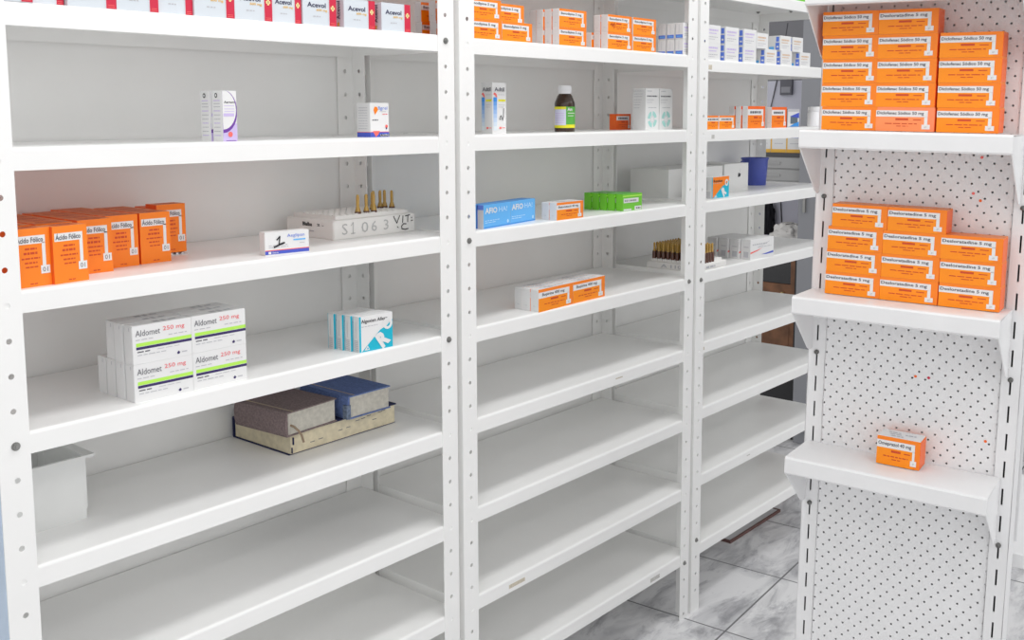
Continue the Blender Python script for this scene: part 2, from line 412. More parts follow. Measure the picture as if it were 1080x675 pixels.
# --- unit one, second shelf: two white and purple cartons, one white carton with a blue foot
c = Carton(.027, .028, .083, WHITE, right=LILAC)
c.rect('front', 0, 0, 1, .36, LILAC, 1)
W0, H0 = .027, .083
c.ring('front', .08, .55, 0, .0225, 0, 0.0001, WHITE, 2)
pts = lambda r, t0, t1: [(.02 + r * math.cos(t) / W0, .60 + r * 1.28 * math.sin(t) / H0) for t in [t0 + (t1 - t0) * i / 14 for i in range(15)]]
clampp = lambda P_: [(min(1, max(0, a)), min(1, max(0, b))) for a, b in P_]
c.poly('front', clampp([(.0, .60)] + pts(.0275, -PI / 2, PI / 2)), PURPLE, 2); c.poly('front', clampp([(.0, .62)] + [(a, b + .03) for a, b in pts(.0250, -PI / 2, PI / 2)]), WHITE, 3)
c.text('front', 'Aertum', .12, .755, .86, .80, BLACK, 4, .02)
for i, b in enumerate((.70, .64, .59)): c.rect('front', .12, b, .82, b + .012, LILAC, 4)
c.rect('front', .06, .50, .80, .56, LILAC, 4); c.ring('front', .50, .15, 0, .0044, 0, 2 * PI, CORAL, 4, 10); c.rect('front', .2, .02, .9, .03, PURPLE, 4)
c.ring('left', .42, .91, 0, .0040, 0, 2 * PI, BLACK, 3, 12); c.ring('left', .42, .91, 0, .0022, 0, 2 * PI, WHITE2, 4, 12)
for i, b in enumerate((.80, .74, .68, .60, .52, .44, .36, .28, .20, .12)): c.lines('left', .15, .8, b, .018, LGREY if i % 3 else LILAC, i + 2)
pur = Stock(c.done(True, WHITE, 'right')); pur.p.children[0].data.materials[0] = LILAC
pur.put((.3905, .012, Z(0, 1)), 'front one of two tall white and lilac medicine boxes standing alone on a shelf', group='white and lilac boxes')
pur.put((.3885, .043, Z(0, 1)), 'rear one of two tall white and lilac medicine boxes, half hidden by its twin', group='white and lilac boxes')
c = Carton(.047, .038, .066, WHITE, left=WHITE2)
c.rect('front', 0, .0, 1, .155, BLUE); c.rect('left', 0, 0, 1, .15, BLUE); c.rect('front', 0, .155, 1, .17, CORAL, 2); c.rect('left', 0, .15, 1, .165, CORAL, 2)
c.poly('front', [(.12, .19), (.5, .19), (.42, .10), (.28, .02), (.22, .08)], CORAL, 3); c.rect('front', .5, .03, .98, .09, BLACK, 2); c.text('front', 'UXIN', .52, .03, .95, .10, WHITE, 4)
c.poly('front', [(.17, .80), (.24, .89), (.36, .88), (.42, .80), (.30, .70), (.25, .66)], ORANGE, 3); c.text('front', 'figrel', .42, .77, .92, .90, BLUE2, 3); c.rect('front', .5, .745, .86, .757, LGREY, 3)
c.lines('front', .66, .92, .66, .025, REDPINK, 4); c.lines('front', .10, .42, .49, .03, GREYTXT, 5); c.ring('front', .86, .32, 0, .0035, 0, 2 * PI, CORAL, 3, 10); c.rect('front', .82, .24, .90, .29, NAVY, 3)
for i in range(9): c.lines('left', .12, .8, .25 + i * .075, .02, LGREY, i + 20)
Stock(c.done(True, WHITE2, 'right')).put((.739, .050, Z(0, 1)), 'small white medicine box with a blue band at its foot and an orange heart')

# --- unit one, third shelf: folic acid cartons
c = Carton(.0585, .0355, .084, ORANGE, front=ORANGE, top=ORTOP, left=ORANGE3, right=ORANGE3)
c.rect('front', .0, .0, .97, .93, ORANGE, 1)
c.rect('front', .05, .74, .86, .88, WHITE, 2); c.rect('front', .765, .30, .86, .76, WHITE, 2); c.rect('front', .71, .22, .96, .36, WHITE, 3); c.text('front', '01', .76, .25, .90, .33, GREYTXT, 4)
c.text('front', 'Ácido Fólico', .075, .765, .80, .875, GREYTXT, 4, .02)
for i, (a0, a1, b, hh) in enumerate(((.30, .62, .645, .030), (.26, .66, .565, .038), (.20, .70, .485, .026), (.28, .62, .41, .026), (.30, .66, .34, .022), (.40, .60, .055, .018))): c.lines('front', a0, a1, b, hh, REDTXT, i + 6, 3)
for i in range(3): c.lines('top', .2, .8, .25 + .22 * i, .08, REDTXT, i + 40)
fol = Stock(c.done(True, ORANGE3, 'right'))
cols = [(.0480, .0130, 5, 6), (.1030, .0120, 6, 7), (.1690, .0705, 0, 5), (.2282, .0985, 0, 5), (.2882, .1030, 0, 4), (.3520, .1600, 0, 2)]
nm = ['the leftmost file', 'the second file from the left', 'the third file from the left', 'the fourth file from the left', 'the fifth file from the left', 'the rightmost file']
dep = ['in front', 'second one back', 'third one back', 'fourth one back', 'fifth one back', 'sixth one back', 'at the very back']
for i, (x, y, a, n) in enumerate(cols):
    for k in range(n):
        ang = R(a) if k == 0 else 0
        yy = y + (.0375 * k + (.016 if a and k else 0)); xx = x + (random.uniform(-.001, .001) if k else 0)
        if k and a: xx = x - .003 if i == 0 else x - .0005
        if i == 1 and k: xx = .1045
        if yy + .036 > .2975: continue
        zz = Z(0, 2) + (.006 if (i == 5 and k == 0) else 0)
        fol.put((xx, yy, zz), 'orange upright medicine box in ' + nm[i] + ', ' + dep[k], group='orange upright boxes on the left shelf', rz=ang, sc=(.925, 1, 1) if i == 0 else None)
fol.put((.0085, .056, Z(0, 2)), 'orange upright medicine box mostly hidden behind the left corner post', group='orange upright boxes on the left shelf', rz=0, sc=(.58, 1, 1))
m = MB(); m.box(.354, .408, .160, .195, Z(0, 2), Z(0, 2) + .0022, mat('silver_foil', (.62, .62, .63), .3, .5, metal=.7))
for i in range(5):
    for j in range(3): m.lathe([(.0042, Z(0, 2) + .0022), (.0038, Z(0, 2) + .0045), (.002, Z(0, 2) + .0058)], MATS['silver_foil'], 8, .359 + i * .0105, .166 + j * .011)
tag(m.build('blister_strip'), 'silver blister strip lying under the rightmost orange upright box', 'blister strip')
c = Carton(.085, .020, .041, WHITE, left=WHITE2)
c.rect('front', 0, .06, 1, .21, BLUE); c.rect('front', 0, .21, 1, .245, CORAL, 2); c.rect('front', .07, .08, .13, .18, WHITE, 3); c.text('front', 'libeon', .16, .095, .29, .175, WHITE, 3)
c.text('front', 'Aeglipan', .50, .70, .90, .88, BLUE2, 3); c.rect('front', .64, .58, .92, .64, SKY, 3); c.rect('front', .78, .45, .90, .475, LGREY, 3)
c.lines('front', .08, .52, .42, .03, LGREY, 4); c.lines('front', .08, .52, .34, .03, LGREY, 5)
c.stroke('front', [(.26, .66), (.33, .80), (.31, .44)], .0011, BLACK, 6); c.stroke('front', [(.20, .36), (.36, .48), (.43, .52)], .0015, BLACK, 6)
c.rect('left', .3, .2, .6, .75, LGREY)
Stock(c.done(True, WHITE2)).put((.476, .028, Z(0, 2)), 'flat white medicine box with a blue foot band and a black handwritten 1', rz=R(-8.2))

# foam ampoule trays
def foam_tray(w, d, h, q):
    root = empty('foam_tray')
    m = MB(); m.box(0, w, 0, d, 0, h - .007, FOAM)
    off = len(m.v); m.v += q.v; m.f += [tuple(off + k for k in f) for f in q.f]; m.m += [m.mi(q.mats[k]) for k in q.m]
    base = m.build('tray_body', root, bevel=.004)
    m = MB(); m.box(.012, w - .012, .010, d - .010, h - .0075, h, FOAM)
    return root, base, m
def holes_top(m, w, d, h, nx, ny, px, py):
    for i in range(nx):
        for j in range(ny):
            x = .024 + i * px; y = .020 + j * py
            m.lathe([(.0068, h), (.0066, h + .0016), (.0056, h + .0016), (.0054, h + .0002)], FOAM, 10, x, y, False)
tz = Z(0, 2); T0 = (.693, .109)
q = Carton(.216, .150, .039, FOAM); q.v, q.f, q.m = [], [], []
PENC = mat('faded_pencil', (.50, .50, .50), .8)
q.text('front', 'S', .09, .25, .155, .80, PENC, 4); q.stroke('front', [(.195, .68), (.222, .82), (.218, .27)], .0009, PENC, 5); q.stroke('front', [(.195, .27), (.24, .28)], .0009, PENC, 5); q.text('front', '0', .32, .26, .40, .80, PENC, 4); q.text('front', '6', .44, .27, .505, .80, PENC, 4); q.text('front', '3', .59, .28, .65, .80, PENC, 4)
q.stroke('front', [(.715, .92), (.755, .55), (.795, .94)], .0010, BLACK, 5); q.stroke('front', [(.835, .90), (.83, .55)], .0010, BLACK, 5); q.stroke('front', [(.865, .88), (.925, .92)], .0010, BLACK, 5); q.stroke('front', [(.90, .90), (.895, .56)], .0010, BLACK, 5)
q.stroke('front', [(.945, .78), (.95, .74)], .0010, BLACK, 5); q.stroke('front', [(.94, .60), (.96, .62)], .0010, BLACK, 5); q.stroke('front', [(.76, .36), (.775, .30)], .0008, BLACK, 5)
q.stroke('front', [(.875, .46), (.84, .48), (.815, .36), (.82, .22), (.86, .17), (.90, .20)], .0011, BLACK, 5)
q.text('left', 'Blalba', .36, .62, .56, .82, BLACK, 4, .03); q.text('left', '2 -', .66, .66, .80, .78, BLACK, 4, .03); q.lines('left', .40, .62, .36, .06, LGREY, 3)
root, base, m = foam_tray(.216, .150, .046, q)
holes_top(m, .216, .150, .046, 12, 7, .0152, .0178); m.build('ampoule_rack', root)
root.location = (T0[0], T0[1], tz)
tag(root, 'white foam ampoule tray with black handwriting and only a few ampoules left', 'ampoule tray')
def ampoule():
    m = MB(); m.lathe([(.0060, 0), (.0062, .002), (.0060, .004), (.0042, .010), (.0030, .0135), (.0032, .018), (.0033, .030), (.0030, .035), (.0016, .0375)], AMBER, 12)
    o = m.build('ampoule', smooth=True)
    b = MB(); b.lathe([(.0064, -.012), (.0066, .0), (.0064, .0028), (.0052, .006)], AMBERD, 12); b.build('ampoule_body', o, smooth=True)
    return o
amp = Stock(ampoule())
gx = lambda i: T0[0] + .024 + i * .0152
gy = lambda j: T0[1] + .020 + j * .0178
spots = [(.771, .129, 'front row, leftmost of the eight'), (.793, .129, 'front row, second from the left'), (.813, .129, 'front row, third, close to the black letters'), (.859, .183, 'back row, leftmost'), (.875, .183, 'back row, second from the left'),
         (.8905, .183, 'back row, third from the left'), (.9005, .168, 'middle, half hidden between two back ampoules'), (.8905, .150, 'towards the right end, in front of the back row')]
spots = [(.771, .129, 'front row, leftmost of the eight'), (.793, .129, 'front row, second from the left'), (.813, .129, 'front row, third from the left'), (.840, .164, 'second row, leftmost'), (.8595, .1825, 'back row, leftmost'),
         (.878, .1825, 'back row, second from the left'), (.8905, .1825, 'back row, third from the left'), (.8945, .1645, 'second row, rightmost of the eight')]
for x, y, l in spots: amp.put((x, y, tz + .0465), 'amber glass ampoule in the lettered foam tray, ' + l, 'ampoule', 'ampoules in the nearly empty tray')

# --- unit one, fourth shelf: white cartons with lime and violet bands
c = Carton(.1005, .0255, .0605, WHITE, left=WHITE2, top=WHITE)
c.rect('front', .055, .455, 1, .545, LIME); c.rect('front', .055, .375, 1, .445, NAVY)
c.text('front', 'Aldomet', .05, .72, .46, .88, GREYTXT, 3); c.text('front', '250 mg', .51, .74, .88, .885, REDPINK, 3)
c.lines('front', .05, .34, .62, .022, LGREY, 3); c.lines('front', .60, .92, .635, .022, LGREY, 4); c.lines('front', .07, .28, .30, .03, GREYTXT, 5); c.lines('front', .4, .8, .31, .015, LGREY, 6); c.lines('front', .07, .55, .22, .022, LGREY, 7)
c.poly('front', [(.765, .17), (.79, .125), (.775, .085), (.745, .085), (.735, .125)], NAVY, 3); c.lines('front', .82, .94, .11, .03, LGREY, 9)
c.rect('left', .62, .86, .70, .95, LGREY, 5)
c.rect('top', .42, .35, .52, .75, LGREY, 2); c.rect('top', .56, .25, .62, .8, LGREY, 2); c.rect('top', .68, .4, .80, .62, LGREY, 2)
ald = Stock(c.done(True, WHITE2)); gz = Z(0, 3)
for ci, (x, cn) in enumerate(((.2195, 'left'), (.3215, 'right'))):
    for lv in range(2):
        for k in range(4 if lv == 0 else 3):
            jx = random.uniform(-.0012, .0012) if k else 0
            ald.put((x + jx, .0165 + .0283 * k, gz + .0607 * lv), 'white box with lime stripe, %s column, %s layer, %s' % (cn, ('bottom', 'top')[lv], dep[k] if k < 3 or lv else 'at the very back'), group='white lime striped boxes', rz=R(-1 if k == 0 else 0))
# turquoise corner cartons
def round_box(w, d, h, upper, lower, title, seed, sidecol):
    c = Carton(w, d, h, WHITE, front=upper, left=WHITE2, right=sidecol)
    c.poly('front', [(.05, 0), (1, 0), (1, .62), (.78, .62), (.62, .55), (.38, .32)], lower, 1)
    c.rect('front', 0, 0, .055, 1, sidecol, 2)
    if title: c.text('front', title, .06, .78, .84, .91, BLACK, 4, .01, shear=0)
    else: c.text('front', 'Renitax', .10, .76, .62, .88, BLACK, 4, .01)
    c.lines('front', .07, .55, .70, .02, LGREY, seed)
    rr = min(w, h)
    c.poly('front', [(.80, .62), (1, .80), (1, .60)], lower, 2); c.ring('front', .845, .70, rr * .085, rr * .165, .0, 2 * PI, WHITE, 5, 18)
    vs_, fs_ = text_geom('R', .06); an = .62; out = []
    for x_, y_ in vs_:
        gx_, gy_ = (x_ - .5) * rr * .36, (y_ - .5) * rr * .48; out.append(c.p('front', .695 + (gx_ * math.cos(an) - gy_ * math.sin(an)) / w, .30 + (gx_ * math.sin(an) + gy_ * math.cos(an)) / h, .0009))
    c.add(out, fs_, WHITE)
    c.poly('front', [(.14, .05), (.30, .05), (.24, .18)], WHITE, 4); c.poly('front', [(.21, .075), (.27, .075), (.24, .13)], lower, 5)
    c.rect('left', .0, 0, .06, 1, sidecol, 3); c.rect('left', .2, .06, .85, .34, LGREY, 5)
    for i in range(5): c.rect('left', .2, .10 + i * .05, .85, .115 + i * .05, WHITE2, 6)
    c.lines('left', .45, .55, .4, .45, LGREY, 4, 5)
    return c.done(True, WHITE2)
tea = Stock(round_box(.079, .0175, .0685, WHITE, TEAL, 'Algexien Allerg', 4, TEAL))
for k in range(4): tea.put((.6665 - .0035 * k, .0105 + .0203 * k, gz), 'white medicine box with turquoise corner, ' + ['front of the row of four', 'second of the row of four', 'third of the row of four', 'rearmost of the row of four'][k], group='white and turquoise boxes', rz=R(-4))

# --- unit one, fifth shelf: books and bin
bz = Z(0, 4)
def book(name, w, d, h, cover, page, spine_side, label, loc, rz, bookmark=False):
    root = empty(name, loc, rz); tag(root, label, 'book'); t = .0028; ov = .003
    m = MB()
    if spine_side == 'left': m.box(.006, w - ov, ov, d - ov, t, h - t, page)
    else: m.box(ov, w - ov, ov, d - .006, t, h - t, page)
    pb = m.build('page_block', root)
    for z0 in (0, h - t):
        m = MB(); m.box(0, w, .0045 if (spine_side == 'back' and z0 == 0) else 0, d, z0, z0 + t, cover); m.build('cover', root, bevel=.0008)
    m = MB()
    if spine_side == 'left':
        n = 10; vs = []; fs = []
        for i in range(n + 1):
            a = PI * i / n; vs += [(.003 - .006 * math.sin(a), 0, h / 2 - (h / 2) * math.cos(a)), (.003 - .006 * math.sin(a), d, h / 2 - (h / 2) * math.cos(a))]
        for i in range(n): fs.append((2 * i, 2 * i + 1, 2 * i + 3, 2 * i + 2))
        fs.append(tuple(2 * i for i in range(n + 1))); fs.append(tuple(2 * (n - i) + 1 for i in range(n + 1)))
        m.add(vs, fs, cover); m.build('spine', root, smooth=True)
        m = MB(); m.box(.014, .0165, 0, d, h, h + .0006, mat('gold_line', (.42, .34, .22), .5)); m.build('hinge_line', root)
    else:
        m.box(0, w, d - .004, d, t, h - t, cover); m.build('spine', root)
    if bookmark:
        m = MB(); mm = mat('tan_ribbon', (.30, .22, .15), .8)
        m.tube([(.012, .006, h * .45), (.014, -.004, h * .4), (.020, -.010, h * .22), (.024, -.013, .002), (.026, -.0165, -.012)], .0022, mm, 6); m.build('bookmark', root)
    return root, pb
b1, pb = book('book', .275, .185, .043, NAVYCL, PAGEC, 'back', 'large navy thick book lying flat under the other two books', (.579, .113, bz), R(.8))
m = MB()
for i, (x, z) in enumerate(((.12, .021), (.14, .022), (.165, .030), (.18, .031), (.195, .033), (.21, .022), (.225, .034), (.235, .035), (.05, .015), (.07, .016))): m.box(x, x + .011, .0028, .0032, z - .001, z + .0004, GREYTXT)
m.build('thumb_marks', b1)
m = MB(); m.box(.0075, .0098, .0005, .0031, .020, .034, NAVYCL); m.box(.0045, .0065, .0010, .0031, .004, .015, NAVYCL); m.build('torn_tab', b1)
book('book', .129, .147, .047, BROWNCL, PAGEG, 'left', 'brown cloth book with grey page edges lying at left on the large navy book', (.562, .099, bz + .0432), R(5), True)
b3, pb3 = book('book', .112, .150, .047, BLUECL, PAGEG, 'left', 'faded blue cloth book lying at right on the large navy book', (.710, .098, bz + .0434), R(0.6))
m = MB(); m.box(-.0062, .004, -.002, .010, .002, .030, mat('frayed_blue_cloth', (.14, .18, .26), .9, var=.4, scale=150)); m.build('frayed_corner', b3)
# white bin
m = MB(); X0, X1, Y0, Y1, H = .010, .185, .118, .288, .104; t = .003; tp = .006
def ring_wall(m, z0, z1, a, b, mm):   # a,b = (x0,x1,y0,y1) at z0,z1
    vs = []
    for (x0, x1, y0, y1), z in ((a, z0), (b, z1)): vs += [(x0, y0, z), (x1, y0, z), (x1, y1, z), (x0, y1, z)]
    m.add(vs, [(i, (i + 1) % 4, 4 + (i + 1) % 4, 4 + i) for i in range(4)], mm)
bo = (X0 + tp, X1 - tp * .3, Y0 + .001, Y1 - tp); to = (X0, X1, Y0, Y1); sh = lambda r, s: (r[0] + s, r[1] - s, r[2] + s, r[3] - s)
ring_wall(m, 0, H, bo, to, BINW)
inn = MB()
vs = []
for r_, z in ((sh(to, t), H), (sh(bo, t), t)): vs += [(r_[0], r_[2], z), (r_[1], r_[2], z), (r_[1], r_[3], z), (r_[0], r_[3], z)]
m.add(vs, [(i, (i + 1) % 4, 4 + (i + 1) % 4, 4 + i) for i in range(4)] + [(4, 5, 6, 7)], BINW)
m.add([(bo[0], bo[2], 0), (bo[1], bo[2], 0), (bo[1], bo[3], 0), (bo[0], bo[3], 0)], [(3, 2, 1, 0)], BINW)
bin_ = m.build('plastic_bin'); bin_.location = (0, 0, bz)
m = MB(); rr = (X0 - .003, X1 + .014, Y0 - .0025, Y1 + .010)
for (a, b, c_, d_) in ((rr[0], rr[1], rr[2], Y0 + t), (rr[0], rr[1], Y1 - t, rr[3]), (rr[0], X0 + t, Y0 + t, Y1 - t), (X1 - t, rr[1], Y0 + t, Y1 - t)): m.box(a, b, c_, d_, H - .005, H, BINW)
m.build('rim', bin_)
m = MB(); m.box(X1 - .004, X1 + .006, Y0 + .012, Y0 + .016, .012, H - .005, BINW); m.box(X1 - .004, X1 + .006, Y1 - .03, Y1 - .026, .012, H - .005, BINW); m.build('rib', bin_)
tag(bin_, 'deep off-white plastic bin with a rim, standing at the left end of a shelf', 'bin')

# --- unit two, first visible shelf: orange cartons
gen = Stock(generic(.101, .0195, .0405, 'Benodipine 5 mg'))
z0 = Z(1, 0); g2 = 'orange and white boxes on the upper middle shelf'
HL = .0407
for lv in range(2):
    for k, yk in enumerate((.004, .052, .097, .140)):
        gen.put((.961 + (.001 if lv else .003) + (0 if k == 0 else .002), yk, z0 + HL * lv), 'orange and white box, leftmost pile of the upper middle shelf, %s layer, %s' % (('bottom', 'top')[lv], dep[k]), group=g2)
gen.put((1.0660, .004, z0), 'orange and white box, second from left in front, bottom layer of the upper middle shelf', group=g2, rz=R(1.5))
gen.put((1.0720, .033, z0 + HL), 'orange and white box, second from left, set back in the top layer, upper middle shelf', group=g2, rz=R(1))
gen.put((1.0730, .030, z0), 'orange and white box under the set back box on the upper middle shelf', group=g2)
for lv in range(2):
    for k in range(4):
        gen.put((1.2605 - [0, .0006, .004, .0022][k], .006 + .0214 * k, z0 + HL * lv), 'orange and white box, pile left of centre, upper middle shelf, %s layer, %s' % (('bottom', 'top')[lv], dep[k]), group=g2)
gs = Stock(generic(.0985, .0195, .0405, 'Benodipine 5 mg', scrawl=True))
gs.put((1.4460, .006, z0 + HL), 'orange box with a red handwritten scrawl, top left of the right hand pile', group=g2)
for lv in range(2):
    for k in range(2):
        if not (lv == 1 and k == 0): gen.put((1.4460 - .0005 * k, .006 + .0212 * k, z0 + HL * lv), 'orange and white box, right pile, left file, upper middle shelf, %s layer, %s' % (('bottom', 'top')[lv], dep[k]), group=g2)
    gen.put((1.5500, .005, z0 + HL * lv), 'orange and white box, right pile, right file, upper middle shelf, %s layer' % ('bottom', 'top')[lv], group=g2)
gen.put((1.4395, .0490, z0), 'orange and white box standing lowest behind the right hand pile', group=g2)
# white cartons with blue foot, seen end on (unit two) and from the front (unit three)
def blue_white(w, d, h, txt):
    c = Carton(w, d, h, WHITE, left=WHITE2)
    c.rect('left', .06, .06, .94, .27, BLUE2, 5); c.lines('left', .2, .8, .12, .06, SKY, 3, 6); c.rect('left', .45, .35, .5, .9, LGREY, 5)
    c.lines('front', .08, .8, .66, .09, txt, 3); c.lines('front', .08, .7, .5, .05, txt, 4); c.lines('front', .08, .8, .3, .04, LGREY, 5); c.lines('front', .08, .6, .2, .03, LGREY, 6)
    return c.done(True, WHITE2)
bw = Stock(blue_white(.054, .0235, .0415, LILAC))
for lv in range(2):
    for k in range(3): bw.put((1.7825, .0065 + .0265 * k, z0 + .0420 * lv), 'white box with blue foot, right end of upper middle shelf, %s layer, %s' % (('bottom', 'top')[lv], dep[k]), group='white boxes with blue foot bands')
def blue_end(w, d, h, txt):
    c = Carton(w, d, h, WHITE, left=WHITE2)
    c.rect('left', .62, .04, .92, .52, BLUE2, 5); c.rect('left', .66, .60, .90, .92, BLUE2, 5); c.rect('left', .70, .2, .86, .3, WHITE2, 6); c.rect('left', .12, .06, .5, .26, SKY, 5)
    c.lines('front', .10, .82, .66, .10, txt, 3); c.lines('front', .10, .70, .50, .06, txt, 4); c.lines('front', .10, .8, .3, .04, LGREY, 5); c.lines('front', .10, .6, .18, .03, LGREY, 6)
    return c.done(True, WHITE2)
be1 = Stock(blue_end(.074, .042, .0470, LILAC)); be2 = Stock(blue_end(.070, .042, .0440, mat('tan_ink', (.70, .48, .32), .5)))
z3 = Z(2, 0); g3 = 'white boxes with blue ends on the far shelf'
for lv in range(2):
    for i, x in enumerate((1.9015, 2.0035, 2.1080)): be1.put((x, .006, z3 + .0472 * lv), 'white box with lilac print on the far upper shelf, %s layer, %s from the left' % (('bottom', 'top')[lv], ORD[i]), group=g3)
for i, x in enumerate((2.2410, 2.3420, 2.4715)): be2.put((x, .006, z3), 'white box with tan print on the far upper shelf, bottom layer, %s of three' % ORD[i], group=g3)
for i, x in enumerate((2.1880, 2.3385, 2.4210)): be2.put((x, .008, z3 + .0442), 'white box with tan print on the far upper shelf, top layer, %s of three' % ORD[i], group=g3)
c = Carton(.063, .04, .05, GREEN); c.lines('front', .1, .9, .3, .2, LIME, 3)
gr0 = Stock(c.done(True, GREEN))
for i in range(3): gr0.put((2.372 + i * .066, .012, z3 + .1985), 'bright green box at the top edge, %s from the left, on the highest far shelf' % ORD[i], group='green boxes on the highest far shelf')

# --- unit two, second shelf
z1 = Z(1, 1)
c = Carton(.0445, .0325, .1105, WHITE, left=WHITE2)
for face in ('front', 'left'):
    c.text(face, 'Adtil', .14, .83, .86, .91, GREYTXT, 4, .02)
    c.poly(face, [(.04, .78), (.16, .81), (.30, .775), (.34, .72), (.24, .715), (.20, .745)], CORAL, 3)
    for i in range(8):
        mm = mat('blue_fade_%d' % i, (.03 + .10 * i, .28 + .075 * i, .80 + .008 * i), .4); c.rect(face, .06, .715 - .08 * (i + 1), .32, .715 - .08 * i, mm, 3)
    c.rect(face, .42, .635, .94, .675, YELLOW, 3); c.lines(face, .42, .9, .76, .012, LGREY, 2); c.lines(face, .42, .9, .56, .012, LGREY, 4); c.lines(face, .42, .8, .52, .012, LGREY, 5)
    c.rect(face, .48, .10, .64, .14, CORAL, 3); c.lines(face, .68, .92, .115, .015, CORAL, 3)
c.stroke('front', [(.80, .50), (.78, .34), (.72, .28)], .0009, BLACK, 6); c.stroke('front', [(.50, .31), (.60, .36), (.68, .30), (.74, .27)], .0009, BLACK, 6); c.stroke('front', [(.48, .29), (.58, .29)], .0008, BLACK, 6)
Stock(c.done(True, WHITE, 'right')).put((1.0855, .050, z1), 'tall white medicine box with blue flame stripe and a handwritten mark, left of the bottle')
# bottle
bx, by = 1.3785, .082
m = MB(); r = .0245
m.lathe([(r * .92, 0), (r, .003), (r, .066), (r * .97, .070), (r * .72, .0855), (r * .56, .0905), (r * .52, .094)], GLASSB, 32)
bt = m.build('bottle', smooth=True); bt.location = (bx, by, z1)
m = MB(); m.lathe([(.0148, .0905), (.0152, .0915), (.0152, .108), (.0146, .1095), (.012, .1100)], CAPW, 32)
for k in range(40):
    a = 2 * PI * k / 40; m.box(-.0004, .0004, -.0004, .0003, .0925, .1075, CAPW, Matrix.Translation((.0153 * math.cos(a), .0153 * math.sin(a), 0)))
m.build('screw_cap', bt, smooth=True)
m = MB(); rl = r + .0003
va = math.atan2(-1.4378 - by, -.5671 - bx)             # the label panel turned to the aisle
def arc(a0, a1, zz0, zz1, mm, e=0):
    n = 14; vs = []
    for i in range(n + 1):
        a = va + a0 + (a1 - a0) * i / n; vs += [((rl + e) * math.cos(a), (rl + e) * math.sin(a), zz0), ((rl + e) * math.cos(a), (rl + e) * math.sin(a), zz1)]
    m.add(vs, [(2 * i, 2 * i + 2, 2 * i + 3, 2 * i + 1) for i in range(n)], mm)
PLAB = mat('pale_lilac_paper', (.70, .70, .88), .5)
arc(-1.5, .12, .010, .060, YELLOW); arc(-1.30, .12, .0165, .054, PLAB, .0002); arc(.12, 1.9, .018, .060, GREEN2, .0001); arc(.12, 1.9, .010, .018, YELLOW)
for i in range(5): arc(-1.1, -.05, .022 + i * .0055, .0232 + i * .0055, LILAC, .0004)
vs, fs = text_geom('Am', .03)
m.add([((rl + .0005) * math.cos(va + .25 + x * .55), (rl + .0005) * math.sin(va + .25 + x * .55), .050 + y * .008) for x, y in vs], fs, WHITE)
arc(.3, 1.2, .044, .0455, WHITE, .0003); arc(.3, 1.0, .038, .0392, WHITE, .0003)
m.build('paper_label', bt)
tag(bt, 'brown glass bottle with white screw cap and green, white and yellow label', 'bottle')
c = Carton(.0635, .040, .1085, WHITE, left=WHITE2)
c.lines('front', .10, .45, .925, .02, LGREY, 3); c.lines('front', .10, .85, .80, .03, GREYTXT, 4); c.lines('front', .10, .6, .72, .012, LGREY, 5); c.lines('front', .1, .5, .66, .012, LGREY, 6); c.lines('front', .2, .8, .53, .02, LGREY, 7)
for a in range(4): c.ring('front', .5, .26, .0105, .0215, a * PI / 2 + .28, a * PI / 2 + PI / 2 - .10, TEALP, 3, 6)
c.ring('front', .5, .26, .0075, .0085, 0, 2 * PI, LGREY, 3, 12)
for i, b in enumerate((.93, .86, .80, .72, .66, .60, .53)): c.lines('left', .1, .85 - .05 * i, b, .014, LGREY, i + 3)
wt = Stock(c.done(True, WHITE, 'right'))
wt.put((1.6905, .060, z1), 'left one of two tall white boxes with a pale teal ring, right of the bottle', group='white boxes with teal rings')
wt.put((1.7570, .060, z1), 'right one of two tall white boxes with a pale teal ring, right of the bottle', group='white boxes with teal rings')
Stock(generic(.0670, .022, .0425, '', body=ORANGE3, rim=ORANGE3, left=ORANGE3)).put((1.681, .145, z1), 'small orange box standing deep on the shelf behind the white teal ring boxes')

# --- unit two, third shelf
z2 = Z(1, 2)
c = Carton(.1055, .0165, .0510, SKY, top=SKY2, left=mat('silver_card', (.60, .60, .64), .35, .5), right=SKY2)
c.text('front', 'AFIO', .05, .62, .50, .87, WHITE, 3, .03); c.text('front', 'HA!', .56, .64, .88, .86, mat('pale_sky_ink', (.5, .75, .98), .4), 3, .01)
c.lines('front', .05, .6, .32, .03, MATS['pale_sky_ink'], 4); c.lines('front', .05, .45, .24, .03, MATS['pale_sky_ink'], 5); c.ring('front', .90, .20, 0, .004, 0, 2 * PI, MATS['pale_sky_ink'], 3, 10); c.rect('front', 0, 0, 1, .08, SKY2, 2)
c.rect('left', 0, .8, 1, 1, BLUE2, 4); c.rect('left', 0, 0, .12, 1, BLUE2, 4)
sky = Stock(c.done(True, MATS['silver_card']))
a = R(9); bx0, by0 = 1.0140, .0125
for i in range(2):
    for k in range(2):
        o_ = (.1062 * i - .0022 * k, .0185 * k)
        sky.put((bx0 + o_[0] * math.cos(a) - o_[1] * math.sin(a), by0 + o_[0] * math.sin(a) + o_[1] * math.cos(a), z2), 'sky blue medicine box, %s pair, %s' % (('left hand', 'right hand')[i], ('in front', 'behind')[k]), group='sky blue boxes', rz=a)
g40 = Stock(generic(.098, .0215, .0405, 'Bezometacin 40 mg'))
for k in range(2): g40.put((1.2495 - .0004 * k, .0035 + .0222 * k, z2), 'orange and white box between the sky blue and green boxes, ' + ('in front', 'behind')[k], group='orange boxes beside the sky blue boxes', rz=R(-.5))
c = Carton(.079, .0205, .0430, GREEN, top=GREEN2, right=GREEN)
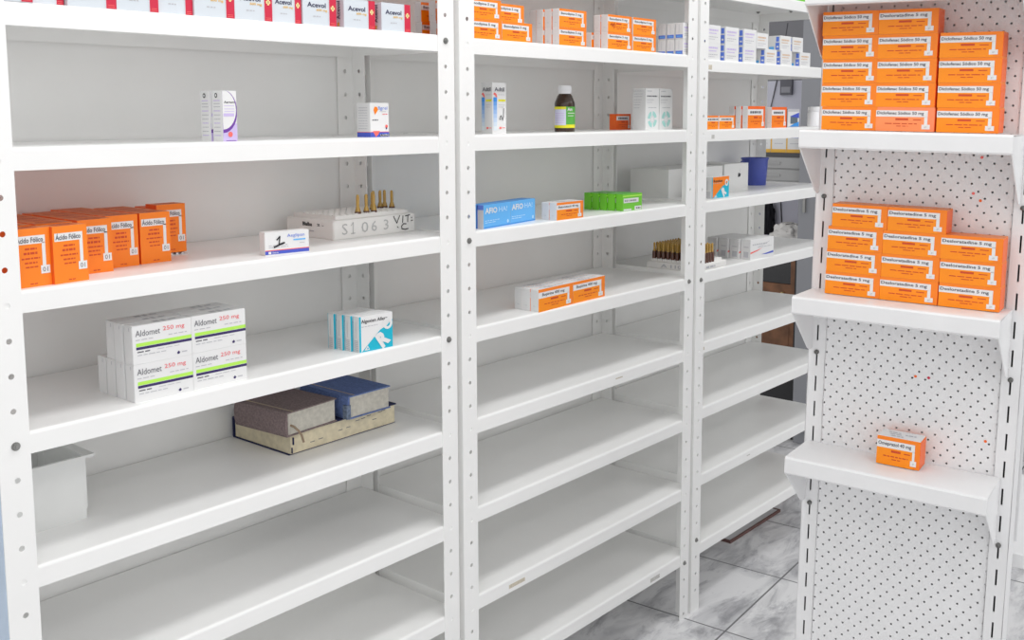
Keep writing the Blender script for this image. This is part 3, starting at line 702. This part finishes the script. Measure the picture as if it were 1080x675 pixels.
c.rect('front', .05, .48, .82, .74, WHITE2, 2); c.lines('front', .10, .7, .56, .09, GREYTXT, 4); c.rect('front', .0, .84, 1, .90, LIME, 2); c.rect('front', .62, .04, .97, .26, WHITE2, 2); c.lines('front', .68, .92, .1, .08, GREYTXT, 3, 3); c.rect('front', .05, .04, .45, .13, WHITE2, 2)
gre = Stock(c.done(True, GREEN))
for k in range(5): gre.put((1.5235 - .0030 * k, .0135 + [0, .0232, .0455, .0675, .0893][k], z2), 'green medicine box in the row of five under the rear post, ' + ['front one', 'second from the front', 'third from the front', 'fourth from the front', 'rearmost'][k], group='green boxes', rz=R(-3))

# --- unit two, fourth shelf
zz = Z(1, 3)
bop = Stock(generic(.1310, .0225, .0515, 'Bopirina 400 mg', tsize=(.10, .74)))
for i in range(2):
    for k in range(3): bop.put((1.1815 + .1325 * i - [0, .0014, .0010][k], .0012 + .0045 * i + .0232 * k, zz), 'large orange and white box low on the middle unit, %s file, %s' % (('left', 'right')[i], dep[k]), group='large orange and white boxes', rz=R(1.6))

# --- unit three
za = Z(2, 1); g4 = 'orange and white boxes on the far shelf'
sm_ = Stock(generic(.090, .018, .0385, '', seed=9)); lg = Stock(generic(.107, .0175, .0655, '', body=ORANGE, rim=ORANGE3, seed=12, tall=True))
for k, (x, y) in enumerate(((2.0015, .020), (1.9330, .023))): sm_.put((x, y, za), 'low orange and white box on the far shelf, ' + ('beside the taller pair', 'half hidden by the post')[k], group=g4)
for k in range(3): lg.put((2.1670 - .004 * k, .020 + .020 * k, za), 'taller orange and white box, left file on the far shelf, ' + dep[k], group=g4)
lg.put((2.3170, .020, za), 'taller orange and white box standing rightmost on the far shelf', group=g4, sc=(.93, 1, .97))
c = Carton(.085, .03, .058, LGREY, top=DRAWG, left=BLKP)
c.rect('front', .05, .05, .95, .85, WHITE2, 2); c.rect('front', .25, .2, .85, .6, mat('slate_print', (.12, .16, .2), .4), 3); c.poly('front', [(.2, .6), (.95, .8), (.95, .5)], BLUE, 4); c.poly('front', [(.15, .05), (.95, .05), (.95, .3), (.6, .22)], SKY2, 4)
Stock(c.done(True, BLKP)).put((2.425, .022, za), 'grey and blue box to the right of the orange boxes on the far shelf')
m = MB(); m.lathe([(.022, 0), (.024, .002), (.024, .044), (.020, .050)], CAPW, 20); j = m.build('plastic_jar', smooth=True); j.location = (2.705, .060, za)
m = MB(); m.lathe([(.0225, .050), (.0228, .051), (.0228, .064), (.021, .066)], CAPW, 20); m.build('jar_lid', j, smooth=True)
tag(j, 'small white plastic jar at the right end of the far shelf', 'jar')
zb = Z(2, 2)
c_ = round_box(.102, .026, .0605, ORANGE, TEAL, '', 7, TEAL)
Stock(c_).put((1.974, .024, zb), 'small orange and turquoise medicine box beside the far post', rz=R(1.5))
c = Carton(.303, .130, .082, mat('grey_white_card', (.80, .80, .79), .6), left=MATS['grey_white_card'])
c.rect('front', .48, 0, .483, 1, LGREY, 2)
cart = c.done(True, MATS['grey_white_card'], 'right', 'storage_carton'); Stock(cart).put((1.9105, .126, zb), 'long pale grey carton behind the orange and turquoise box', 'carton')
c = Carton(.150, .130, .085, MATS['grey_white_card']); c.poly('front', [(.56, .50), (.66, .52), (.68, .62), (.58, .66)], BLACK, 2); c.stroke('front', [(.62, .6), (.66, .8)], .0006, LGREY, 3)
cart = c.done(True, MATS['grey_white_card'], 'right', 'storage_carton'); Stock(cart).put((2.2185, .122, zb), 'pale grey carton with a black spot, next to the blue bucket', 'carton')
m = MB(); H = .092; m.lathe([(.036, 0), (.0375, .002), (.0430, H - .006), (.0455, H - .006), (.0455, H), (.0425, H), (.0350, .004), (.001, .004)], BINB, 40, cap=False); m.lathe([(.036, 0), (.001, .0001)], BINB, 40, cap=False)
bu = m.build('blue_bucket', smooth=True); bu.location = (2.570, .205, zb); tag(bu, 'small blue plastic bucket at the right end of a far shelf', 'bucket')
m = MB(); m.tube([(-.0445 * math.sin(t * .12), .0445 * math.cos(t * .12), H - .010 + .0 * t) if t in (0, 10) else (-.056 * math.sin(t * .12), .050 * math.cos(t * .12), H - .012 - .022 * math.sin(t * PI / 10)) for t in range(0, 11)], .0022, BINB, 6); m.build('bucket_handle', bu)
# ampoule tray
zc = Z(2, 3)
q = Carton(.166, .164, .019, FOAM); q.v, q.f, q.m = [], [], []
q.text('left', 'A 1107', .30, .25, .80, .75, LGREY, 4, .02); q.lines('front', .3, .6, .3, .3, LGREY, 5, 4); root, base, m = foam_tray(.166, .164, .026, q)
holes_top(m, .166, .164, .026, 9, 9, .0142, .0152); m.build('ampoule_rack', root)
root.location = (1.866, .004, zc); tag(root, 'low white foam tray full of amber ampoules behind the far post', 'ampoule tray')
def tall_amp():
    m = MB(); m.lathe([(.0056, .018), (.0040, .024), (.0030, .027), (.0033, .031), (.0034, .040), (.0028, .0440), (.0012, .0455)], AMBER, 10); o = m.build('ampoule', smooth=True)
    b = MB(); b.lathe([(.0060, -.008), (.0062, .0), (.0062, .017), (.0050, .021)], AMBERD, 10); b.build('ampoule_body', o, smooth=True); return o
ta = Stock(tall_amp())
for i in range(10):
    for j in range(10):
        if i > 6 and j < 6: continue
        rowz = ['nearest the aisle', 'second from the aisle', 'third from the aisle', 'fourth from the aisle', 'fifth from the aisle', 'sixth from the aisle', 'seventh from the aisle', 'eighth from the aisle', 'ninth from the aisle', 'rearmost'][j]
        ta.put((1.866 + .018 + .0142 * i, .004 + .012 + .0152 * j, zc + .0262), 'amber ampoule, full low tray, %s from the left, row %s' % (ORD[i], rowz), 'ampoule', 'ampoules in the full tray')
c = Carton(.134, .0325, .0610, WHITE, left=WHITE2)
c.lines('front', .08, .7, .70, .06, LGREY, 4); c.lines('front', .3, .9, .56, .03, LGREY, 5)
c.poly('front', [(.0, .30), (.0, .38), (.28, .45), (.50, .52), (.30, .40)], CORAL, 2); c.poly('front', [(.45, .20), (.72, .24), (.99, .30), (.99, .20), (.7, .17)], BLUE, 2); c.stroke('front', [(.35, .62), (.55, .66), (.8, .8)], .0006, LGREY, 3)
c.rect('left', .3, .12, .8, .40, LGREY, 5); c.lines('left', .3, .8, .6, .05, LGREY, 3, 5)
ww = Stock(c.done(True, WHITE2))
for k in range(4): ww.put((2.1755 - .004 * k, .0060 + .0355 * k, zc), 'long white box with red and blue swoosh right of the ampoules, ' + ['front one', 'second from the front', 'third from the front', 'rearmost'][k], group='white boxes with swooshes', rz=R(-3))
# board on the floor under the unit
m = MB(); FB = mat('brown_edging', (.16, .08, .07), .5); BT = mat('grey_laminate', (.66, .66, .67), .4)
x0, x1, y0, y1 = 2.356, 2.716, .149, .258
m.box(x0 + .007, x1 - .007, y0 + .006, y1 - .006, .0, .0075, BT); bd = m.build('laminate_board')
for (a, b, c_, d_) in ((x0, x1, y0, y0 + .006), (x0, x1, y1 - .006, y1), (x0, x0 + .007, y0 + .006, y1 - .006), (x1 - .007, x1, y0 + .006, y1 - .006)):
    m = MB(); m.box(a, b, c_, d_, 0, .0090, FB); m.build('edging', bd)
tag(bd, 'grey board with brown edging lying on the tiles under the far unit', 'board')

# ------------------------------------------------------------------ perforated display gondola
GO = Vector((1.27487206, -.61824957, 1.24180259)); GU = Vector((.11663256, -.99299771, -.01877241)); GN = Vector((-.99315935, -.1165033, -.00784189)); GV = Vector((-.00559993, -.01955861, .99979303))
GM = Matrix(((GU.x, -GN.x, GV.x, GO.x), (GU.y, -GN.y, GV.y, GO.y), (GU.z, -GN.z, GV.z, GO.z), (0, 0, 0, 1)))
gr = empty('display_gondola'); gr.matrix_world = GM
tag(gr, 'white perforated display stand with bracket shelves of orange boxes at right', 'display stand')
VB = -1.236; VT = .62; GW = .3392
for x in (0, GW):
    m = MB(); cells = []
    k0 = int((VB + .06) / .05)
    cells = strip_cells(x - .0165, x + .0165, VB, VT, x, 0.0, .05, (.0016, .0150))
    perforated(m, GOND, cells, .0025, Matrix.Identity(4), back=False)
    for s in (-1, 1): m.box(x + s * .0165 - (.0015 if s > 0 else 0), x + s * .0165 + (.0015 if s < 0 else 0), .0, .058, VB, VT, GOND)
    m.box(x - .0165, x + .0165, .056, .058, VB, VT, GOND)
    m.box(x - .0150, x + .0150, .030, .0315, VB, VT, DARK)
    m.build('upright', gr)
m = MB(); cells = []
cp = .0113; vp = .0248
ncol = 28
for i in range(ncol):
    u0 = .0177 + i * cp; off = 0 if i % 2 == 0 else -.0117
    v = -.6584 + off
    k = math.ceil((VB + .11 - v) / vp); v += k * vp
    while v < VT - .02:
        cells.append((u0 - cp / 2, u0 + cp / 2, v - vp / 2, v + vp / 2, u0, v, .0020)); v += vp
perforated(m, GOND, cells, .0012, Matrix.Translation((0, .004, 0)), n=8, back=False)
m.box(.0166, .3226, .0125, .0135, VB, VT, mat('inner_panel', (.55, .55, .56), .7))
m.build('perforated_panel', gr)
for (du, dv, dm) in ((.3056, -.4061, ORANGE3), (.1814, -.3077, ORANGE3), (.2044, -.3067, CRIM), (.2685, .0955, CORAL), (.2585, .0324, CORAL), (.2707, .0204, ORANGE3), (.2902, .2212, CRIM)):
    m = MB(); m.add([(du + .0026 * math.cos(2 * PI * k / 10), .0034, dv + .0026 * math.sin(2 * PI * k / 10)) for k in range(10)], [tuple(range(10))], dm); m.build('sticker_dot', gr)
SD = .125
def gshelf(v, drop=.004):
    m = MB(); x0, x1 = -.011, .3345
    p = lambda y, dz: [(x0, y, dz), (x1, y, dz)]
    prof = [(-.001, v - .001), (-SD + .004, v + drop * .5), (-SD + .0015, v + drop * .5 - .0008), (-SD, v + drop * .5 - .003), (-SD, v - .026), (-SD + .002, v - .0285), (-SD + .015, v - .0285)]
    vs = []; fs = []
    for y, z in prof: vs += [(x0, y, z), (x1, y, z)]
    for i in range(len(prof) - 1): fs.append((2 * i, 2 * i + 1, 2 * i + 3, 2 * i + 2))
    m.add(vs, fs, GOND); o = m.build('shelf', gr)
    sm = o.modifiers.new('sheet', 'SOLIDIFY'); sm.thickness = .001; sm.offset = -1
    for x in (x0, x1):
        b = MB(); t = .0018 if x > 0 else -.0018
        pts = [(-.002, v - .001), (-SD + .001, v + drop * .5 - .002), (-SD + .001, v - .028), (-.028, v - .112), (-.014, v - .118), (-.002, v - .118)]
        n = len(pts); vs = [(x, y, z) for y, z in pts] + [(x - t, y, z) for y, z in pts]
        b.add(vs, [tuple(range(n)), tuple(reversed(range(n, 2 * n)))] + [(i, (i + 1) % n, n + (i + 1) % n, n + i) for i in range(n)], GOND); b.build('bracket', o)
        hk = MB(); hx = 0 if x < 0 else GW
        for vv in (v - .124, v - .020): hk.lathe([(.0045, 0), (.0045, .003), (.002, .0045)], STEEL, 10); 
        hk.v = [(hx + a, -.0005 - c_, v - .124 + b_) for a, b_, c_ in hk.v]; hk.build('hook', o)
    return o
SCUFF = mat('grey_scuff', (.50, .50, .50), .7); 
MARKS = {.1365: [(.2405, -.024, .2425, -.004, .003)], -.1635: [(.024, -.022, .036, -.010, 0), (.046, -.016, .058, -.0145, 0), (.106, -.022, .110, -.006, .001), (.150, -.020, .156, -.008, 0)], -.4655: [(.10, -.020, .112, -.018, 0)]}
for v in (.3845, .1365, -.1635, -.4655):
    s_ = gshelf(v)
    for a, b, a1, b1, sk in MARKS.get(v, []):
        q = MB(); y_ = -SD - .0004; q.add([(a + sk, y_, v + b), (a1 + sk, y_, v + b), (a1, y_, v + b1), (a, y_, v + b1)], [(0, 1, 2, 3)], SCUFF); q.build('scuff_mark', s_)
m = MB(); m.box(-.016, .356, -.10, .0, VB, VB + .12, GOND); m.build('base_plinth', gr)
# the long side of the stand behind the end panel
m = MB(); m.box(.155, .185, .070, .55, VB, VT, GOND); m.build('spine_panel', gr)
m = MB(); m.box(.186, .375, .085, .54, -.66, -.632, GOND); sp = m.build('side_shelf', gr, bevel=.003)
m = MB(); m.box(.186, .365, .085, .54, VB, VB + .14, GOND); m.build('side_plinth', gr)
m = MB(); m.box(.186, .36, .0620, .0640, -.60, VT, GOND); m.build('end_panel', gr)
# boxes on the stand
gd = lambda t: generic(.0975, .046, .0415, t, left=ORANGE, top=ORTOP, tsize=(.02, .82), seed=len(t), rightflap=True)
dic = Stock(gd('Diclofenac Sódico 50 mg')); des = Stock(gd('Desloratadine 5 mg'))
PALE = generic(.0975, .046, .0415, 'Diclofenac Sódico 50 mg', body=mat('faded_salmon_print', (1.0, .30, .10), .4), rim=mat('faded_salmon_rim', (1.0, .27, .11), .4), left=ORANGE, top=ORTOP, tsize=(.02, .82), seed=5, rightflap=True)
pal = Stock(PALE)
offs = [[.0072, .0050, .0050, .0030, .0014], [.1030, .1015, .1010, .1005, .0995], [.2040, .2030, .2025, .2020]]
cn = ['left', 'middle', 'right']
for ci in range(3):
    for lv, x in enumerate(offs[ci]):
        lab = 'orange box on the upper stand shelf, %s column, %s from the bottom' % (cn[ci], ORD[lv])
        st = dic
        if ci == 1 and lv == 4: st = des; lab = 'orange box with a different title, topmost of the middle column on the upper stand shelf'
        if ci == 1 and lv == 0: st = pal; lab = 'faded salmon box at the bottom of the middle column on the upper stand shelf'
        st.put((x, -.060, .1390 + .0417 * lv), lab, group='orange boxes on the upper stand shelf', M=GM, sc=None)
offs = [[.0265, .0270, .0275, .0335], [.1245, .1250, .1255, .1320], [.2240, .2235, .2230]]
for ci in range(3):
    for lv, x in enumerate(offs[ci]):
        des.put((x, -.056, -.1610 + .0417 * lv), 'orange box on the middle stand shelf, %s column, %s from the bottom' % (cn[ci], ORD[lv]), group='orange boxes on the middle stand shelf', M=GM)
om = generic(.0745, .044, .0525, 'Omeprazol 40 mg', left=ORANGE, rightflap=True, tsize=(.03, .80))
Stock(om).put((.1355, -.058, -.4625), 'single small orange and white box alone on the lower stand shelf', M=GM)

# ------------------------------------------------------------------ far background beyond the shelving
lk = empty('steel_locker', (3.45, .10, 0)); tag(lk, 'tall grey steel locker beyond the far end of the shelving', 'locker')
m = MB(); m.box(.02, .45, 0, .366, 0, 2.3, LOCK); m.build('locker_body', lk, bevel=.003)
for a, b in ((.006, .183), (.187, .362)):
    m = MB(); m.box(.0, .02, a, b, .06, 2.26, LOCK); d = m.build('door', lk, bevel=.002)
    m = MB(); m.box(-.012, .0, b - .035, b - .025, 1.0, 1.1, STEEL); m.build('handle', d)
cb = empty('wooden_cabinet', (3.5, .47, 0)); tag(cb, 'brown wooden cabinet with dark glass top and black side beyond the shelving', 'cabinet')
m = MB(); m.box(.02, .45, .022, .50, .27, .80, WOOD); m.box(.02, .45, .0, .50, .80, .82, WOOD); m.build('cabinet_body', cb)
m = MB(); m.box(.0, .45, 0, .022, 0, .80, BLKP); m.build('side_panel', cb)
m = MB(); m.box(.03, .45, .022, .50, 0, .27, BLKP); m.build('plinth', cb)
m = MB(); m.box(.012, .02, .045, .49, .680, .795, BLKG); m.build('glass_pane', cb)
m = MB(); m.box(.006, .02, .024, .044, .30, .80, WOOD); m.box(.006, .02, .044, .50, .60, .678, WOOD); m.build('frame', cb)
m = MB(); m.box(.008, .02, .046, .49, .30, .595, WOOD); d = m.build('door', cb, bevel=.002)
m = MB(); m.lathe([(.004, 0), (.008, .012), (.006, .018)], mat('brass', (.5, .4, .2), .3, metal=1), 12); m.v = [(.006 - c_, .075 + a, .64 + b_) for a, b_, c_ in m.v]; m.build('knob', cb)
pn = MB(); pn.box(3.66, 3.70, .489, 1.10, .821, 1.552, LILW); pn = pn.build('pale_screen', bevel=.002); tag(pn, 'pale lilac screen standing on the wooden cabinet', 'screen')
m = MB(); m.box(3.645, 3.66, .600, .655, 1.490, 1.556, mat('dark_frame', (.10, .10, .12), .5)); m.box(3.643, 3.645, .606, .649, 1.500, 1.525, mat('notice_grey', (.25, .25, .28), .5)); tag(m.build('framed_notice'), 'small dark framed notice on the pale lilac screen', 'notice')
m = MB(); m.tube([(3.652, .630, 1.80), (3.654, .645, 1.70), (3.656, .677, 1.55), (3.656, .690, 1.49), (3.656, .702, 1.44), (3.656, .690, 1.36), (3.657, .680, 1.20), (3.657, .645, 1.04), (3.657, .638, .95), (3.657, .632, .84)], .0026, mat('grey_cable', (.09, .09, .10), .6), 6); tag(m.build('cable'), 'dark cable hanging down the pale lilac screen', 'cable')
dr = empty('drawer_unit', (3.50, .472, 1.085)); tag(dr, 'grey drawer unit with a dark top mounted on the pale lilac screen', 'drawer unit')
m = MB(); m.box(.006, .16, .0, .30, 0, .140, DRAWG); m.build('unit_body', dr)
m = MB(); m.box(.0, .16, -.002, .302, .140, .158, mat('charcoal_top', (.06, .06, .065), .5)); m.build('unit_top', dr)
for z_ in (.040, .092):
    m = MB(); m.box(.0, .006, .004, .296, z_, z_ + .046, DRAWG); d = m.build('drawer', dr, bevel=.0015)
    m = MB(); m.box(-.005, .0, .10, .20, z_ + .018, z_ + .026, DRAWG); m.build('drawer_pull', d)
for a, b in ((.0, .075), (.085, .296)):
    m = MB(); m.box(.0035, .0062, a + .003, b, .012, .026, BLKP); m.build('slot', dr)
c = Carton(.070, .05, .092, WHITE2); c.rect('front', 0, 0, 1, .16, GOLD, 1); c.rect('front', 0, 0, .08, 1, GOLD, 2); c.lines('front', .25, .8, .68, .05, BLUE2, 4); c.lines('front', .25, .8, .40, .04, LGREY, 5)
yb = Stock(c.done(True, WHITE2, 'right'))
for i in range(4): yb.put((3.515, .555 - .0 + .0715 * (i - 0) - .0, 1.2432), 'white box with yellow edges on the grey drawer unit, ' + ['nearest the locker', 'second from the locker', 'third from the locker', 'farthest from the locker'][i], 'box', 'yellow edged boxes on the drawer unit', rz=-PI / 2)
# crumpled clear plastic bag and black cloth bag on and over the cabinet
def blob(name, loc, sx, sy, sz, m, seed, amp=.25, freq=3.0, fold=0.0, zcut=True):
    from mathutils import noise
    mb = MB(); n, k = 40, 24; vs = []; fs = []
    for j in range(k + 1):
        th = PI * j / k
        for i in range(n):
            ph = 2 * PI * i / n; d = Vector((math.sin(th) * math.cos(ph), math.sin(th) * math.sin(ph), math.cos(th)))
            r = 1 + amp * noise.noise(d * freq + Vector((seed, 0, 0))) + fold * math.sin(ph * 9 + 3 * noise.noise(d * 2)) * math.sin(th) + amp * .5 * abs(noise.noise(d * freq * 2.3 + Vector((0, seed, 0))))
            z = d.z * r * sz
            if zcut: z = max(z, -sz * .72)
            vs.append((d.x * r * sx, d.y * r * sy, z))
    for j in range(k):
        for i in range(n): a = j * n + i; b = j * n + (i + 1) % n; fs.append((a, a + n, b + n, b))
    mb.add(vs, fs, m); o = mb.build(name, smooth=True); o.location = loc; return o
bg = blob('plastic_bag', (3.565, .560, .868), .050, .074, .066, BAG, 3.1, .35, 3.2, .06)
m = MB(); m.lathe([(.014, .050), (.008, .058), (.016, .066), (.026, .070), (.020, .073), (.006, .062)], BAG, 9); t_ = m.build('bag_knot', bg)
for dx, dy in ((.0, -.045),): m = MB(); m.lathe([(.010, -.050), (.014, -.045), (.012, -.028)], NAVY, 10, -.045, dy); m.build('dark_corner', bg)
tag(bg, 'crumpled clear plastic bag on top of the wooden cabinet', 'bag')
bk = blob('cloth_bag', (3.635, .692, .935), .018, .030, .088, BLKC, 9.4, .3, 3.5, .05)
m = MB(); m.tube([(0, -.012, .07), (.004, -.016, .10), (.004, .0, .115), (.004, .014, .10), (0, .012, .07)], .004, BLKC, 6); m.build('bag_strap', bk)
tag(bk, 'black cloth bag hanging against the pale lilac screen', 'bag')

# ------------------------------------------------------------------ light and camera
w = bpy.data.worlds.new('room_light'); bpy.context.scene.world = w; w.use_nodes = True
bgn = w.node_tree.nodes['Background']; bgn.inputs['Color'].default_value = (1, 1, 1, 1); 
wt_ = w.node_tree; tcw = wt_.nodes.new('ShaderNodeTexCoord'); sx_ = wt_.nodes.new('ShaderNodeSeparateXYZ'); mr = wt_.nodes.new('ShaderNodeMapRange')
wt_.links.new(tcw.outputs['Generated'], sx_.inputs['Vector']); wt_.links.new(sx_.outputs['Z'], mr.inputs['Value'])
mr.inputs['From Min'].default_value = .12; mr.inputs['From Max'].default_value = .75; mr.inputs['To Min'].default_value = 1.45; mr.inputs['To Max'].default_value = .8   # world light shaped brighter near the horizon to fill the shelf interiors
wt_.links.new(mr.outputs['Result'], bgn.inputs['Strength'])
def area(name, loc, sx, sy, power, rot=(0, 0, 0), col=(1, 1, 1)):
    l = bpy.data.lights.new(name, 'AREA'); l.shape = 'RECTANGLE'; l.size = sx; l.size_y = sy; l.energy = power; l.color = col
    o = bpy.data.objects.new(name, l); C.objects.link(o); o.location = loc; o.rotation_euler = rot; return o
area('ceiling_light', (1.0, -.66, 2.75), 3.0, .35, 27)
for x_, p_ in ((-.9, 9), (.9, 11), (2.7, 11)): area('ceiling_light', (x_, -2.4, 2.75), 1.3, .6, p_)

cam = bpy.data.cameras.new('camera'); co = bpy.data.objects.new('camera', cam); C.objects.link(co)
rt = Vector((.6549264422478124, -.755683036400767, -.0038083777045030986)); up = Vector((.08980432555769792, .0728247008450153, .9932933836777333)); fw = Vector((.7503376162473463, .650876110671571, -.11555842765155129))
co.matrix_world = Matrix(((rt.x, up.x, -fw.x, -.5671112130189032), (rt.y, up.y, -fw.y, -1.4378418787275353), (rt.z, up.z, -fw.z, 1.4088033985601867), (0, 0, 0, 1)))
cam.sensor_fit = 'HORIZONTAL'; cam.sensor_width = 36; cam.lens = 1083.4633799274848 / 1080 * 36; cam.shift_y = -90.54436576934815 / 1080
cam.clip_start = .05
sc = bpy.context.scene; sc.camera = co
sc.view_settings.view_transform = 'Standard'; sc.view_settings.look = 'None'; sc.view_settings.gamma = 1; sc.view_settings.use_curve_mapping = False
sc.view_settings.exposure = -.34
sc.cycles.max_bounces = 16; sc.cycles.diffuse_bounces = 10
